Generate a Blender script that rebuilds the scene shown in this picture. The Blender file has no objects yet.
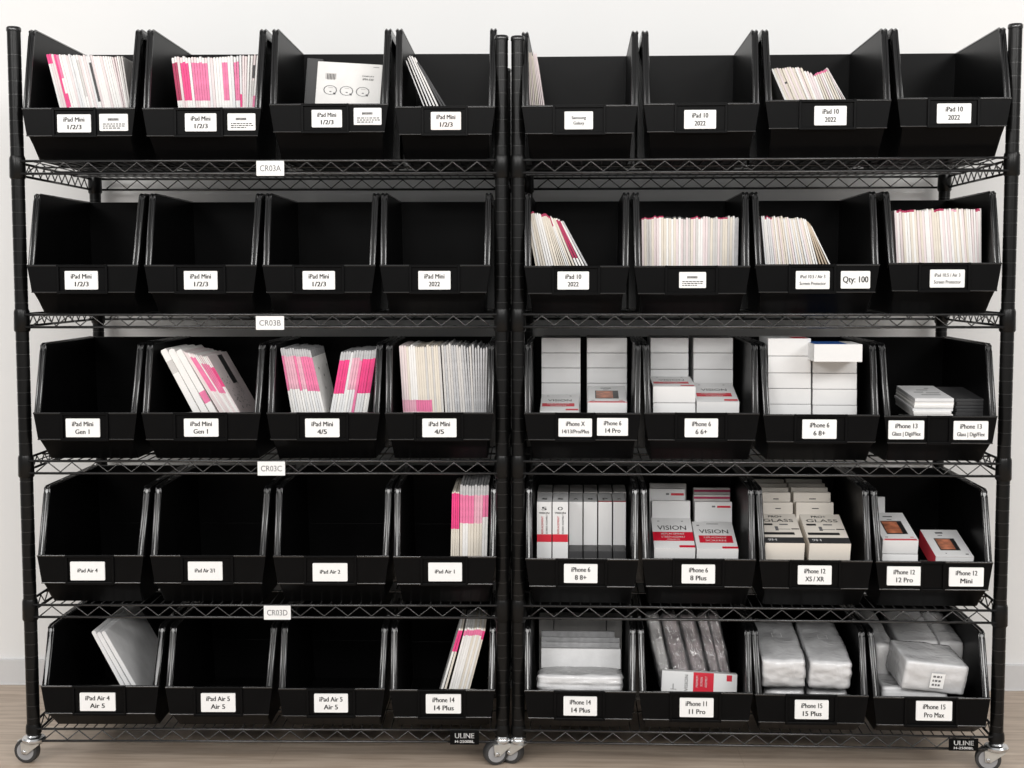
import bpy, bmesh, math, random
from mathutils import Vector, Matrix, noise
random.seed(7)
C = bpy.context.collection
SC = bpy.context.scene
rad = math.radians

# ------------------------------------------------------------------ measured camera and layout
F, CAM = 1382.57, Vector((1.2968, -3.4002, 1.2316))
YAW, PITCH, ROLL = -0.02396, 0.07801, -0.00106
fwd = Vector((math.sin(YAW) * math.cos(PITCH), math.cos(YAW) * math.cos(PITCH), -math.sin(PITCH)))
right0 = Vector((math.cos(YAW), -math.sin(YAW), 0))
up0 = right0.cross(fwd)
RT = math.cos(ROLL) * right0 + math.sin(ROLL) * up0
UP = -math.sin(ROLL) * right0 + math.cos(ROLL) * up0
W, D = 1.19, 0.612                     # post spacing along and across a rack
RACK = [(Vector((0, 0, 0)), 0.01379), (Vector((1.2301, 0.0152, 0)), -0.02356)]
RM = [Matrix.Translation(o) @ Matrix.Rotation(a, 4, 'Z') for o, a in RACK]
RMI = [m.inverted() for m in RM]
SHELF = dict(A=1.5131, B=1.1372, C=0.7733, D=0.4093, E=0.0909)
TRUSS, PTOP = 0.0307, 1.8252
WALL_Y = 0.672
LIP = -0.045                           # bins' lips stand this far in front of the posts
BINH = dict(A=(.063, .130, .319), B=(.055, .122, .294), C=(.055, .122, .287), D=(.061, .131, .291), E=(.046, .117, .253))


def at(r, px, py, y):
    """photo pixel -> point in rack r's own frame, on its plane at depth y"""
    d = fwd * F + RT * (px - 512) - UP * (py - 384)
    o = RMI[r] @ CAM
    q = RMI[r].to_3x3() @ d
    return o + q * ((y - o.y) / q.y)


# ------------------------------------------------------------------ materials
MATS = {}


def mat(name, col, rough=.5, metal=0., spec=.5, var=.06, scale=40, bump=0., bscale=60, coat=0., stretch=None):
    if name in MATS: return MATS[name]
    m = bpy.data.materials.new(name); m.use_nodes = True
    n, l = m.node_tree.nodes, m.node_tree.links
    b = n['Principled BSDF']
    b.inputs['Roughness'].default_value = rough
    b.inputs['Metallic'].default_value = metal
    b.inputs['Specular IOR Level'].default_value = spec
    b.inputs['Coat Weight'].default_value = coat
    b.inputs['Coat Roughness'].default_value = .15
    tc = n.new('ShaderNodeTexCoord'); mp = n.new('ShaderNodeMapping')
    if stretch: mp.inputs['Scale'].default_value = stretch
    l.new(tc.outputs['Object'], mp.inputs['Vector'])
    t = n.new('ShaderNodeTexNoise'); t.inputs['Scale'].default_value = scale; t.inputs['Detail'].default_value = 4
    l.new(mp.outputs['Vector'], t.inputs['Vector'])
    r = n.new('ShaderNodeValToRGB')
    c0 = [max(0, c * (1 - var)) for c in col]; c1 = [min(1, c * (1 + var)) for c in col]
    r.color_ramp.elements[0].position = .3; r.color_ramp.elements[1].position = .7
    r.color_ramp.elements[0].color = (*c0, 1); r.color_ramp.elements[1].color = (*c1, 1)
    l.new(t.outputs['Fac'], r.inputs['Fac']); l.new(r.outputs['Color'], b.inputs['Base Color'])
    if bump:
        t2 = n.new('ShaderNodeTexNoise'); t2.inputs['Scale'].default_value = bscale; t2.inputs['Detail'].default_value = 3
        l.new(mp.outputs['Vector'], t2.inputs['Vector'])
        bp = n.new('ShaderNodeBump'); bp.inputs['Strength'].default_value = bump; bp.inputs['Distance'].default_value = .004
        l.new(t2.outputs['Fac'], bp.inputs['Height']); l.new(bp.outputs['Normal'], b.inputs['Normal'])
    MATS[name] = m
    return m


def film(name, tint, clear, rough=.12, bump=.35, bscale=45, ior=1.75):
    """clear plastic: mostly see-through, milky where it doubles up, with Fresnel gloss over faceted creases"""
    m = bpy.data.materials.new(name); m.use_nodes = True
    n, l = m.node_tree.nodes, m.node_tree.links
    b = n['Principled BSDF']; out = n['Material Output']
    b.inputs['Base Color'].default_value = (*tint, 1); b.inputs['Roughness'].default_value = .3
    tr = n.new('ShaderNodeBsdfTransparent'); mx = n.new('ShaderNodeMixShader'); mx.inputs[0].default_value = 1 - clear
    tc = n.new('ShaderNodeTexCoord'); t = n.new('ShaderNodeTexNoise'); t.inputs['Scale'].default_value = bscale; t.inputs['Distortion'].default_value = 1.5
    v = n.new('ShaderNodeTexVoronoi'); v.inputs['Scale'].default_value = bscale * .8
    l.new(tc.outputs['Object'], t.inputs['Vector']); l.new(tc.outputs['Object'], v.inputs['Vector'])
    ad = n.new('ShaderNodeMath'); ad.operation = 'ADD'; l.new(t.outputs['Fac'], ad.inputs[0]); l.new(v.outputs['Distance'], ad.inputs[1])
    bp = n.new('ShaderNodeBump'); bp.inputs['Strength'].default_value = bump; bp.inputs['Distance'].default_value = .008
    l.new(ad.outputs[0], bp.inputs['Height']); l.new(bp.outputs['Normal'], b.inputs['Normal'])
    g = n.new('ShaderNodeBsdfGlossy'); g.inputs['Roughness'].default_value = rough; l.new(bp.outputs['Normal'], g.inputs['Normal'])
    fr = n.new('ShaderNodeFresnel'); fr.inputs['IOR'].default_value = ior; l.new(bp.outputs['Normal'], fr.inputs['Normal'])
    m2 = n.new('ShaderNodeMixShader')
    l.new(tr.outputs[0], mx.inputs[1]); l.new(b.outputs[0], mx.inputs[2])
    l.new(fr.outputs[0], m2.inputs[0]); l.new(mx.outputs[0], m2.inputs[1]); l.new(g.outputs[0], m2.inputs[2]); l.new(m2.outputs[0], out.inputs['Surface'])
    MATS[name] = m
    return m


PLASTIC = mat('black_polypropylene', (.003, .003, .0032), .34, spec=.08, var=.15, scale=14, bump=.03, bscale=25)
RIMM = mat('black_moulded_rim', (.006, .006, .0064), .2, spec=.75, var=.12, scale=20)
STEEL = mat('black_epoxy_steel', (.0035, .0035, .0035), .3, spec=.25, var=.2, scale=60)
GROOVE = mat('highlight_groove', (.03, .03, .03), .25, spec=.8, var=.3, scale=90)  # lighter than the post: the groove's highlight is put into the colour
WIRE = mat('glossy_black_wire', (.016, .016, .0165), .24, spec=.9, var=.2, scale=60)
CHROME = mat('zinc_plated_steel', (.62, .63, .64), .26, 1., var=.08, scale=30)
FORKM = mat('brushed_fork_steel', (.58, .57, .54), .42, .75, var=.08, scale=50)
TYRE = mat('grey_rubber', (.03, .03, .031), .5, var=.12)
HUB = mat('grey_hub', (.30, .30, .31), .4, var=.08)
CARD = mat('label_paper', (.86, .86, .855), .5, var=.02)
CARD2 = mat('label_paper_warm', (.84, .80, .785), .5, var=.02)
INK = mat('black_ink', (.012, .012, .013), .6, var=.2)
INKG = mat('grey_ink', (.13, .13, .135), .6, var=.2)
WINK = mat('white_ink', (.8, .8, .8), .5, var=.03)
W1 = mat('paper_white', (.85, .835, .815), .6, var=.05, scale=25, bump=.1, bscale=140)
W2 = mat('paper_cool_white', (.76, .76, .765), .55, var=.06, scale=30, bump=.1, bscale=120)
W3 = mat('paper_cream', (.75, .69, .60), .62, var=.07, scale=22, bump=.1, bscale=120)
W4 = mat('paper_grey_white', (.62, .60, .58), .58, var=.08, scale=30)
W5 = mat('paper_blush', (.78, .68, .68), .55, var=.06, scale=18)
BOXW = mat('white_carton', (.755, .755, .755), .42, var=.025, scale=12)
BOXC = mat('cream_carton', (.80, .745, .67), .45, var=.03, scale=12)
PINK = mat('magenta_print', (.82, .05, .235), .5, var=.12, scale=35)
PINK2 = mat('light_magenta_print', (.80, .19, .37), .5, var=.16, scale=45)
PINK3 = mat('pale_pink_film', (.78, .42, .52), .35, var=.15, scale=45)
DPINK = mat('deep_crimson_print', (.42, .018, .09), .5, var=.15, scale=45)
RED = mat('red_print', (.62, .012, .035), .42, var=.05)
KRAFT = mat('kraft_paper', (.56, .46, .35), .65, var=.08)
GREYF = mat('grey_sealed_film', (.52, .52, .53), .22, var=.14, scale=60, bump=.2, bscale=80)
DGREY = mat('charcoal_card', (.035, .035, .037), .5, var=.12)
BLK = mat('black_card', (.010, .010, .011), .35, var=.2)
BLUE = mat('blue_print', (.01, .09, .36), .4, var=.15, scale=50)
ORANGE = mat('screen_picture', (.36, .12, .06), .3, var=.9, scale=34)
BUBW = mat('wrapped_white', (.80, .80, .81), .35, var=.05, scale=18, bump=.15, bscale=50)
BUBP = mat('wrapped_pinkish', (.33, .26, .265), .3, var=.4, scale=50, bump=.25, bscale=60)
BUBG = mat('wrapped_grey', (.66, .645, .635), .35, var=.08, scale=20, bump=.15, bscale=50)
FILM = film('clear_plastic_film', (.93, .93, .94), .55, rough=.10, bump=.45, bscale=26, ior=1.36)
FILMC = film('thin_clear_film', (.4, .4, .41), .74, rough=.07, bump=1., bscale=42)
WHITES = [W1, W1, W2, W5]
CREAMS = [W3, W1, W3, W5]


# ------------------------------------------------------------------ mesh helpers
def link(name, bm, mats, parent=None, bevel=0., M=None):
    me = bpy.data.meshes.new(name); bm.normal_update(); bm.to_mesh(me); bm.free()
    for m in (mats if isinstance(mats, (list, tuple)) else [mats]): me.materials.append(m)
    o = bpy.data.objects.new(name, me); C.objects.link(o)
    if parent: o.parent = parent
    if M is not None: o.matrix_basis = M
    if bevel:
        b = o.modifiers.new('bevel', 'BEVEL'); b.width = bevel; b.segments = 2; b.limit_method = 'ANGLE'; b.angle_limit = rad(40)
    return o


def tag(o, label=None, cat=None, group=None, kind=None):
    if label: o['label'] = label
    if cat: o['category'] = cat
    if group: o['group'] = group
    if kind: o['kind'] = kind
    return o


def empty(name, M, label, cat, group=None):
    o = bpy.data.objects.new(name, None); C.objects.link(o); o.matrix_basis = M; o.empty_display_size = .05
    return tag(o, label, cat, group)


def hexa(bm, v, mi=0):
    """8 corners: bottom ring then top ring"""
    p = [bm.verts.new(q) for q in v]
    for f in ((3, 2, 1, 0), (4, 5, 6, 7), (0, 1, 5, 4), (1, 2, 6, 5), (2, 3, 7, 6), (3, 0, 4, 7)):
        bm.faces.new([p[i] for i in f]).material_index = mi


def box(bm, x0, x1, y0, y1, z0, z1, mi=0):
    hexa(bm, [(x0, y0, z0), (x1, y0, z0), (x1, y1, z0), (x0, y1, z0), (x0, y0, z1), (x1, y0, z1), (x1, y1, z1), (x0, y1, z1)], mi)


def tube(bm, pts, r, seg=6, mi=0, cap=True):
    pts = [Vector(p) for p in pts]; rings = []
    for i, p in enumerate(pts):
        t = (pts[min(i + 1, len(pts) - 1)] - pts[max(i - 1, 0)]).normalized()
        a = t.cross(Vector((0, 0, 1)) if abs(t.z) < .9 else Vector((0, 1, 0))).normalized(); b = t.cross(a)
        rings.append([bm.verts.new(p + r * (math.cos(k * 2 * math.pi / seg) * a + math.sin(k * 2 * math.pi / seg) * b)) for k in range(seg)])
    for q, s in zip(rings, rings[1:]):
        for k in range(seg):
            f = bm.faces.new((q[k], q[(k + 1) % seg], s[(k + 1) % seg], s[k])); f.smooth = True; f.material_index = mi
    if cap: bm.faces.new(rings[0][::-1]).material_index = mi; bm.faces.new(rings[-1]).material_index = mi


def lathe(bm, prof, seg=24, M=Matrix(), mis=None):
    """prof: (radius, height) from bottom to top, closed by fans"""
    rings = [[bm.verts.new(M @ Vector((r * math.cos(k * 2 * math.pi / seg), r * math.sin(k * 2 * math.pi / seg), z))) for k in range(seg)] for r, z in prof]
    for i, (q, s) in enumerate(zip(rings, rings[1:])):
        for k in range(seg):
            f = bm.faces.new((q[k], q[(k + 1) % seg], s[(k + 1) % seg], s[k])); f.smooth = True
            if mis: f.material_index = mis[i]
    bm.faces.new(rings[0][::-1]); bm.faces.new(rings[-1])


def sharp(o, ang=35):
    o.data.set_sharp_from_angle(angle=rad(ang))
    return o


def rrect(bm, x0, x1, z0, z1, y0, y1, r, mi=0):
    """rounded rectangle in XZ extruded from y0 (front) to y1"""
    pts = []
    for cx, cz, a0 in ((x1 - r, z0 + r, -90), (x1 - r, z1 - r, 0), (x0 + r, z1 - r, 90), (x0 + r, z0 + r, 180)):
        for k in range(5): pts.append((cx + r * math.cos(rad(a0 + k * 22.5)), cz + r * math.sin(rad(a0 + k * 22.5))))
    a = [bm.verts.new((x, y0, z)) for x, z in pts]; b = [bm.verts.new((x, y1, z)) for x, z in pts]
    bm.faces.new(a).material_index = mi; bm.faces.new(b[::-1]).material_index = mi
    for i in range(len(a)):
        j = (i + 1) % len(a)
        bm.faces.new((a[j], a[i], b[i], b[j])).material_index = mi


TXT = {}


def text_mesh(s, bold):
    if (s, bold) not in TXT:
        cu = bpy.data.curves.new('lettering', 'FONT'); cu.body = s; cu.size = 1; cu.align_x = 'CENTER'; cu.align_y = 'CENTER'
        cu.offset = bold; cu.resolution_u = 3
        ob = bpy.data.objects.new('lettering', cu); C.objects.link(ob)
        dg = bpy.context.evaluated_depsgraph_get(); dg.update()
        me = bpy.data.meshes.new_from_object(ob.evaluated_get(dg))
        bpy.data.objects.remove(ob); TXT[(s, bold)] = me
    return TXT[(s, bold)]


def text(bm, s, M, mi=0, bold=.025, width=None, height=None):
    """adds lettering lying in its XY plane, moved by M; width fits it, height is the letter size; bold letters are struck three times"""
    me = text_mesh(s, min(bold, 0))
    w = max(v.co.x for v in me.vertices) - min(v.co.x for v in me.vertices)
    sx = sy = height
    if width: sx = width / w; sy = height or sx
    for dx in ((-bold, 0, bold) if bold > .012 else (0,)):
        vs = [bm.verts.new(M @ Vector(((v.co.x + dx) * sx, v.co.y * sy, 0))) for v in me.vertices]
        for p in me.polygons:
            try: bm.faces.new([vs[i] for i in p.vertices]).material_index = mi
            except ValueError: pass


FRONT = Matrix.Rotation(rad(90), 4, 'X')      # text that faces the front (-Y)

# ------------------------------------------------------------------ the room
def floor_mat():
    m = bpy.data.materials.new('oak_laminate'); m.use_nodes = True
    n, l = m.node_tree.nodes, m.node_tree.links; b = n['Principled BSDF']; b.inputs['Roughness'].default_value = .42
    tc = n.new('ShaderNodeTexCoord')
    mp = n.new('ShaderNodeMapping'); mp.inputs['Scale'].default_value = (1.2, 14, 1); l.new(tc.outputs['Object'], mp.inputs['Vector'])
    t = n.new('ShaderNodeTexNoise'); t.inputs['Scale'].default_value = 4; t.inputs['Detail'].default_value = 8; t.inputs['Distortion'].default_value = .6
    l.new(mp.outputs['Vector'], t.inputs['Vector'])
    r = n.new('ShaderNodeValToRGB'); e = r.color_ramp.elements
    e[0].position, e[0].color = .28, (.42, .325, .25, 1); e[1].position, e[1].color = .72, (.64, .53, .43, 1)
    l.new(t.outputs['Fac'], r.inputs['Fac'])
    br = n.new('ShaderNodeTexBrick'); br.inputs['Scale'].default_value = 1; br.inputs['Brick Width'].default_value = 1.2; br.inputs['Row Height'].default_value = .19
    br.inputs['Mortar Size'].default_value = .0012; br.inputs['Color1'].default_value = (1, 1, 1, 1); br.inputs['Color2'].default_value = (.88, .87, .86, 1); br.inputs['Mortar'].default_value = (.85, .83, .81, 1)
    l.new(tc.outputs['Object'], br.inputs['Vector'])
    mx = n.new('ShaderNodeMixRGB'); mx.blend_type = 'MULTIPLY'; mx.inputs[0].default_value = 1
    l.new(r.outputs['Color'], mx.inputs[1]); l.new(br.outputs['Color'], mx.inputs[2]); l.new(mx.outputs[0], b.inputs['Base Color'])
    return m


bm = bmesh.new(); box(bm, -2.5, 5.0, -5.2, WALL_Y + .1, -.05, 0); tag(link('floor', bm, floor_mat()), kind='structure')
WALLM = mat('painted_wall', (.83, .83, .825), .7, var=.01, scale=3, bump=.03, bscale=220)
bm = bmesh.new(); box(bm, -2.5, 5.0, WALL_Y, WALL_Y + .1, 0, 3.0); tag(link('wall_back', bm, WALLM), kind='structure')
bm = bmesh.new(); box(bm, -2.5, 5.0, WALL_Y - .012, WALL_Y, 0, .078); box(bm, -2.5, 5.0, WALL_Y - .015, WALL_Y - .0121, 0, .006)
tag(link('baseboard_back', bm, mat('baseboard_paint', (.66, .66, .665), .5, var=.01), bevel=.002), kind='structure')


# ------------------------------------------------------------------ racks
def post_bm(z0, z1):
    bm = bmesh.new(); pr = .0162; prof, mis = [(pr, z0)], []
    z = z0 + .02
    while z < z1 - .03:
        prof += [(pr, z), (pr - .0009, z + .0006), (pr - .0009, z + .0016), (pr, z + .0022)]; mis += [0, 0, 1, 0]; z += .0318
    prof.append((pr, z1)); mis.append(0)
    lathe(bm, prof, 20, mis=mis)
    return bm


def zigzag(a, b, zt, zb, period=.0627):
    a, b = Vector(a), Vector(b); n = max(2, round((b - a).length / period)); pts = []
    m = .03 / (b - a).length
    for i in range(2 * n + 1):
        p = a.lerp(b, m + (1 - 2 * m) * i / (2 * n)); pts.append((p.x, p.y, zt - .0035 if i % 2 else zb + .0035))
    return pts


def rack(r, label, plate_px):
    root = empty('wire_shelving_rack', RM[r], label, 'shelving rack', 'black wire shelving racks side by side')
    corners = [(0, 0), (W, 0), (0, D), (W, D)]
    for j, (x, y) in enumerate(corners):
        PT = PTOP + ([(.013, -.011), (-.013, .005)][r][j] if j < 2 else 0)
        p = sharp(link('post', post_bm(.064, PT - .008), [STEEL, GROOVE], root, M=Matrix.Translation((x, y, 0))))
        bm = bmesh.new(); lathe(bm, [(.0172, PT - .011), (.0176, PT - .009), (.0176, PT - .003), (.0155, PT)], 20)
        sharp(link('post_cap', bm, RIMM, p))
    for row, zt in SHELF.items():
        zb = zt - TRUSS; bm = bmesh.new()
        e = .0125
        for z in (zt, zb):
            for y in (-e, D + e): tube(bm, [(.012, y, z), (W - .012, y, z)], .0033, 8)
            for x in (-e, W + e): tube(bm, [(x, .012, z), (x, D - .012, z)], .0033, 8)
        n = 46
        for i in range(n):
            x = .03 + (W - .06) * i / (n - 1)
            tube(bm, [(x, -e + .001, zt + .0012), (x, D + e - .001, zt + .0012)], .0015, 5)
        for y in (D * .25, D * .5, D * .75): tube(bm, [(-e, y, zt - .0028), (W + e, y, zt - .0028)], .0028, 6)
        s = link('shelf', bm, WIRE, root)
        for a, b in (((0, -e, 0), (W, -e, 0)), ((0, D + e, 0), (W, D + e, 0)), ((-e, 0, 0), (-e, D, 0)), ((W + e, 0, 0), (W + e, D, 0))):
            bm = bmesh.new(); tube(bm, zigzag(a, b, zt, zb), .0019, 6); link('truss_wire', bm, WIRE, s)
        for x, y in corners:
            bm = bmesh.new()
            z0, z1 = (zb + .014, zt + .010) if row == 'E' else (zb - .012, zt + .013)
            lathe(bm, [(.0170, z0), (.0197, z0 + .004), (.0190, z1 - .006), (.0172, z1)], 20, Matrix.Translation((x, y, 0)))
            sharp(link('corner_sleeve', bm, STEEL, s))
    for i, (x, y) in enumerate(corners):
        yaw = [(-8, 18), (-24, -14)][r][i % 2] if i < 2 else -40 - 12 * i
        k = .68 if (r, i % 2) in ((0, 1), (1, 0)) else .96
        bm = bmesh.new(); lathe(bm, [(.020 * k, .0535), (.027 * k, .0545), (.0305 * k, .058), (.0310 * k, .063), (.028 * k, .067), (.0195, .0695), (.0170, .073)], 28)
        c = sharp(link('caster', bm, CHROME, root, M=Matrix.Translation((x, y, 0)) @ Matrix.Rotation(rad(yaw), 4, 'Z')))
        ox, rw = -.0185, .0315
        bm = bmesh.new()
        for s in (-1, 1):
            y0, y1 = sorted((s * .0165, s * .0185))
            poly = [(ox - .007, rw - .006), (ox + .007, rw - .006), (.022, .052), (.022, .056), (ox - .009, .056), (ox - .009, .05)]
            a = [bm.verts.new((px, y0, pz)) for px, pz in poly]; b = [bm.verts.new((px, y1, pz)) for px, pz in poly]
            bm.faces.new(a); bm.faces.new(b[::-1])
            for k in range(len(a)): bm.faces.new((a[k - 1], a[k], b[k], b[k - 1])[::-1])
        box(bm, ox - .009, .022, -.0185, .0185, .053, .056)
        bm.normal_update(); bmesh.ops.recalc_face_normals(bm, faces=bm.faces)
        link('fork', bm, FORKM, c, bevel=.001)
        T = Matrix.Translation((ox, 0, rw)) @ Matrix.Rotation(rad(90), 4, 'X')
        bm = bmesh.new()
        lathe(bm, [(.008, -.0125), (.021, -.0118), (.0225, -.0118), (.0235, -.0125), (.0295, -.0115), (rw, -.007), (rw, .007), (.0295, .0115), (.0235, .0125), (.0225, .0118), (.021, .0118), (.008, .0125)], 36, T,
              [1, 1, 0, 0, 0, 0, 0, 0, 0, 1, 1])
        sharp(link('wheel', bm, [TYRE, HUB], c), 25)
        bm = bmesh.new(); lathe(bm, [(.0025, -.021), (.005, -.0205), (.005, .0205), (.0025, .021)], 14, T); link('axle_bolt', bm, CHROME, c)
        if (r, i) in ((0, 0),):
            bm = bmesh.new(); box(bm, -.042, -.02, -.008, .008, .0535, .0575); link('brake_lever', bm, FORKM, c, bevel=.0015)
    x0, y0, x1, y1 = plate_px
    a, b = at(r, x0, y1, -.0175), at(r, x1, y0, -.0175)
    bm = bmesh.new(); box(bm, a.x, b.x, -.0190, -.0165, a.z, b.z)
    box(bm, a.x + .01, a.x + .02, -.0166, -.0120, b.z - .006, b.z - .001); box(bm, b.x - .02, b.x - .01, -.0166, -.0120, b.z - .006, b.z - .001)
    pl = link('nameplate', bm, PLASTIC, root, bevel=.001); pl['label'] = 'black nameplate with white lettering on bottom shelf edge'
    bm = bmesh.new(); cx, h, w = (a.x + b.x) / 2, b.z - a.z, b.x - a.x
    text(bm, 'ULINE', Matrix.Translation((cx, -.0193, a.z + h * .62)) @ FRONT, 0, .018, w * .66, h * .52)
    text(bm, 'H-2500BL', Matrix.Translation((cx, -.0193, a.z + h * .22)) @ FRONT, 0, .012, w * .66, h * .27)
    link('lettering', bm, WINK, pl)
    return root


rack(0, 'left of the two black wire shelving racks, with white shelf tags on its edges', (450, 730.5, 479, 744.5))
rack(1, 'right of the two black wire shelving racks, no white shelf tags on its edges', (948.5, 738.5, 978.5, 750.5))

for s, (x0, y0, x1, y1), pos in (('CR03A', (256.5, 160.8, 284, 175.8), 'top'), ('CR03B', (256, 316, 284, 329.8), 'second'), ('CR03C', (257.7, 461.5, 285, 475.5), 'middle'), ('CR03D', (264, 605.7, 290.6, 619.6), 'fourth')):
    a, b = at(0, x0, y1, -.018), at(0, x1, y0, -.018)
    w, h = b.x - a.x, b.z - a.z
    bm = bmesh.new(); rrect(bm, -w / 2, w / 2, -h / 2, h / 2, -.0006, .0006, .0015, 0)
    text(bm, s, Matrix.Translation((0, -.0009, -.0008)) @ FRONT, 1, .005, w * .76, h * .58)
    o = link('shelf_tag', bm, [CARD, INKG], M=RM[0] @ Matrix.Translation(((a.x + b.x) / 2, -.0178, (a.z + b.z) / 2)))
    tag(o, f"small white tag reading {s} clipped to the left rack's {pos} shelf edge", 'shelf tag', 'white shelf tags on the left rack')

# ------------------------------------------------------------------ bins
BP = {  # lip: left px, right px, lip-top y;  cards: (rect, lines)
    'A': [[(21.6, 135.3, 108), [((58, 114.5, 91, 132.5), 'iPad Mini|1/2/3'), ((100, 114, 128, 131), '')]],
          [(142, 261.4, 108), [((185.5, 113.5, 216.5, 131.5), 'iPad Mini|1/2/3'), ((228, 113.5, 255.5, 130.5), '')]],
          [(269, 388.4, 104), [((312, 110, 342, 127.5), 'iPad Mini|1/2/3'), ((354, 108, 381.5, 125), '')]],
          [(394.7, 495.5, 106.5), [((431, 112, 461, 130), 'iPad Mini|1/2/3')]],
          [(521.5, 638.3, 105.4), [((564.5, 111.5, 593, 129.5), 'Samsung|Galaxy')]],
          [(643.4, 760, 103.5), [((684, 110, 716, 129), 'iPad 10|2022')]],
          [(765.3, 891.7, 100), [((814, 106, 846.5, 125.5), 'iPad 10|2022')]],
          [(897, 1012, 97.8), [((936.5, 103.5, 971, 123.5), 'iPad 10|2022')]]],
    'B': [[(26.7, 138.4, 265), [((65.5, 271, 98, 289.5), 'iPad Mini|1/2/3')]], [(144, 257, 265), [((184.5, 271, 217.5, 289.5), 'iPad Mini|1/2/3')]],
          [(262, 375.7, 265), [((303, 271, 335, 289.5), 'iPad Mini|1/2/3')]], [(379.5, 490.7, 265), [((418.5, 271, 450.5, 289.5), 'iPad Mini|2022')]],
          [(524, 629.4, 266), [((557.5, 271.5, 589, 289.5), 'iPad 10|2022')]], [(634, 750.5, 266), [((679, 272, 706, 288), '')]],
          [(755, 880, 264.5), [((795.5, 271, 829.5, 289), 'iPad 10.5 / Air 3|Screen Protector'), ((840.5, 271, 870, 288.5), 'Qty: 100')]],
          [(888.4, 1002, 263), [((929.5, 269.5, 964.5, 287.5), 'iPad 10.5 / Air 3|Screen Protector')]]],
    'C': [[(33, 137, 412.7), [((66.5, 418.5, 100, 437), 'iPad Mini|Gen 1')]], [(141.4, 260.7, 412.7), [((184.5, 418.5, 218.5, 436.5), 'iPad Mini|Gen 1')]],
          [(266.5, 380, 412.7), [((305.5, 418.5, 339.5, 437), 'iPad Mini|4/5')]], [(384.6, 493.8, 412.7), [((422.5, 418.5, 456.5, 437), 'iPad Mini|4/5')]],
          [(524, 641.3, 413), [((558.5, 418.5, 592, 436.5), 'iPhone X|14/13/Pro/Plus'), ((597, 418, 628, 435.5), 'iPhone 6|14 Pro')]],
          [(644, 759.7, 413), [((684.5, 418.5, 718, 437), 'iPhone 6|6 6+')]], [(763, 880, 414.7), [((802, 419.5, 836.5, 438.5), 'iPhone 6|6 8+')]],
          [(884, 997.6, 416), [((888, 420.5, 924, 439), 'iPhone 13|Glass | Digi/Flex'.replace(' | ', ' ¦ ')), ((953, 421, 988, 439.5), 'iPhone 13|Glass ¦ Digi/Flex')]]],
    'D': [[(36.8, 143.5, 555.4), [((71, 561.5, 105, 580), 'iPad Air 4')]], [(149.8, 265.7, 555.5), [((188.5, 561.5, 222.5, 580), 'iPad Air 2/1')]],
          [(272.9, 389, 556), [((313, 563, 347.5, 581), 'iPad Air 2')]], [(393, 496.3, 556.6), [((428.5, 562.5, 462, 581), 'iPad Air 1')]],
          [(525.3, 638.8, 559), [((564, 564, 597.5, 582.5), 'iPhone 6|8 8+')]], [(642, 756.4, 559), [((681.5, 564.5, 715, 583), 'iPhone 6|8 Plus')]],
          [(759, 872.7, 560.5), [((797.5, 565.5, 831.5, 584), 'iPhone 12|XS / XR')]],
          [(875.7, 993.3, 561.8), [((886.5, 566.5, 921, 585), 'iPhone 12|12 Pro'), ((948.5, 567.5, 983.5, 586), 'iPhone 12|Mini')]]],
    'E': [[(40.6, 158.7, 686), [((80.5, 692.5, 115.5, 710.5), 'iPad Air 4|Air 5')]], [(165, 272.3, 687), [((201.5, 693, 235.5, 711.5), 'iPad Air 5|Air 5')]],
          [(278, 385, 688.5), [((314.5, 693.5, 348, 712), 'iPad Air 5|Air 5')]], [(389.6, 495, 689.8), [((426, 694, 461, 713), 'iPhone 14|14 Plus')]],
          [(524, 636.3, 691), [((563.5, 696.5, 597, 715), 'iPhone 14|14 Plus')]], [(639, 753.3, 692.4), [((679.5, 698, 713.5, 716.5), 'iPhone 11|11 Pro')]],
          [(755, 868.9, 694.9), [((794.5, 700, 828.5, 718.5), 'iPhone 15|15 Plus')]], [(873, 990.8, 697.5), [((915.5, 701, 952, 720), 'iPhone 15|Pro Max')]]]}
INSIDE = {
    'A': ['packed with white sleeves, pink at left', 'packed with sleeves carrying broad pink blocks', 'holding a white printed box', 'holding a few leaning white sleeves',
          'holding a few sleeves at its left end', 'empty', 'holding a low leaning row of sleeves', 'empty'],
    'B': ['empty', 'empty', 'empty', 'empty', 'half filled with leaning sleeves', 'packed with upright cream sleeves', 'with sleeves and a quantity card', 'packed with upright white sleeves'],
    'C': ['empty', 'holding fanned white envelopes with pink bars', 'holding two leaning pink-topped packs', 'packed with cream and grey sleeves', 'holding two stacks of white boxes', 'holding red-banded white boxes',
          'piled above its rim with white boxes', 'holding thin stacked booklets'],
    'D': ['empty', 'empty', 'empty', 'holding pink-topped sleeves at its right', 'holding upright white boxes, two red-banded', 'holding two columns of red-banded boxes', 'holding two columns of cream boxes', 'holding white boxes with picture lids'],
    'E': ['holding thick white leaning sleeves', 'empty', 'empty', 'holding a right-leaning pack of sleeves', 'full of white wrapped packets', 'holding clear bags and a red-banded card', 'holding two large wrapped bundles', 'holding jumbled wrapped bundles']}
POS = ['leftmost', 'second', 'third', 'rightmost']
SHN = dict(A='top shelf', B='second shelf', C='middle shelf', D='fourth shelf', E='bottom shelf')
RKN = ['left', 'right']
BINS = {}
BL = .46                                # bin length


def where(row, i): return f"{POS[i % 4]} bin, {RKN[i // 4]} rack's {SHN[row]}"


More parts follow.
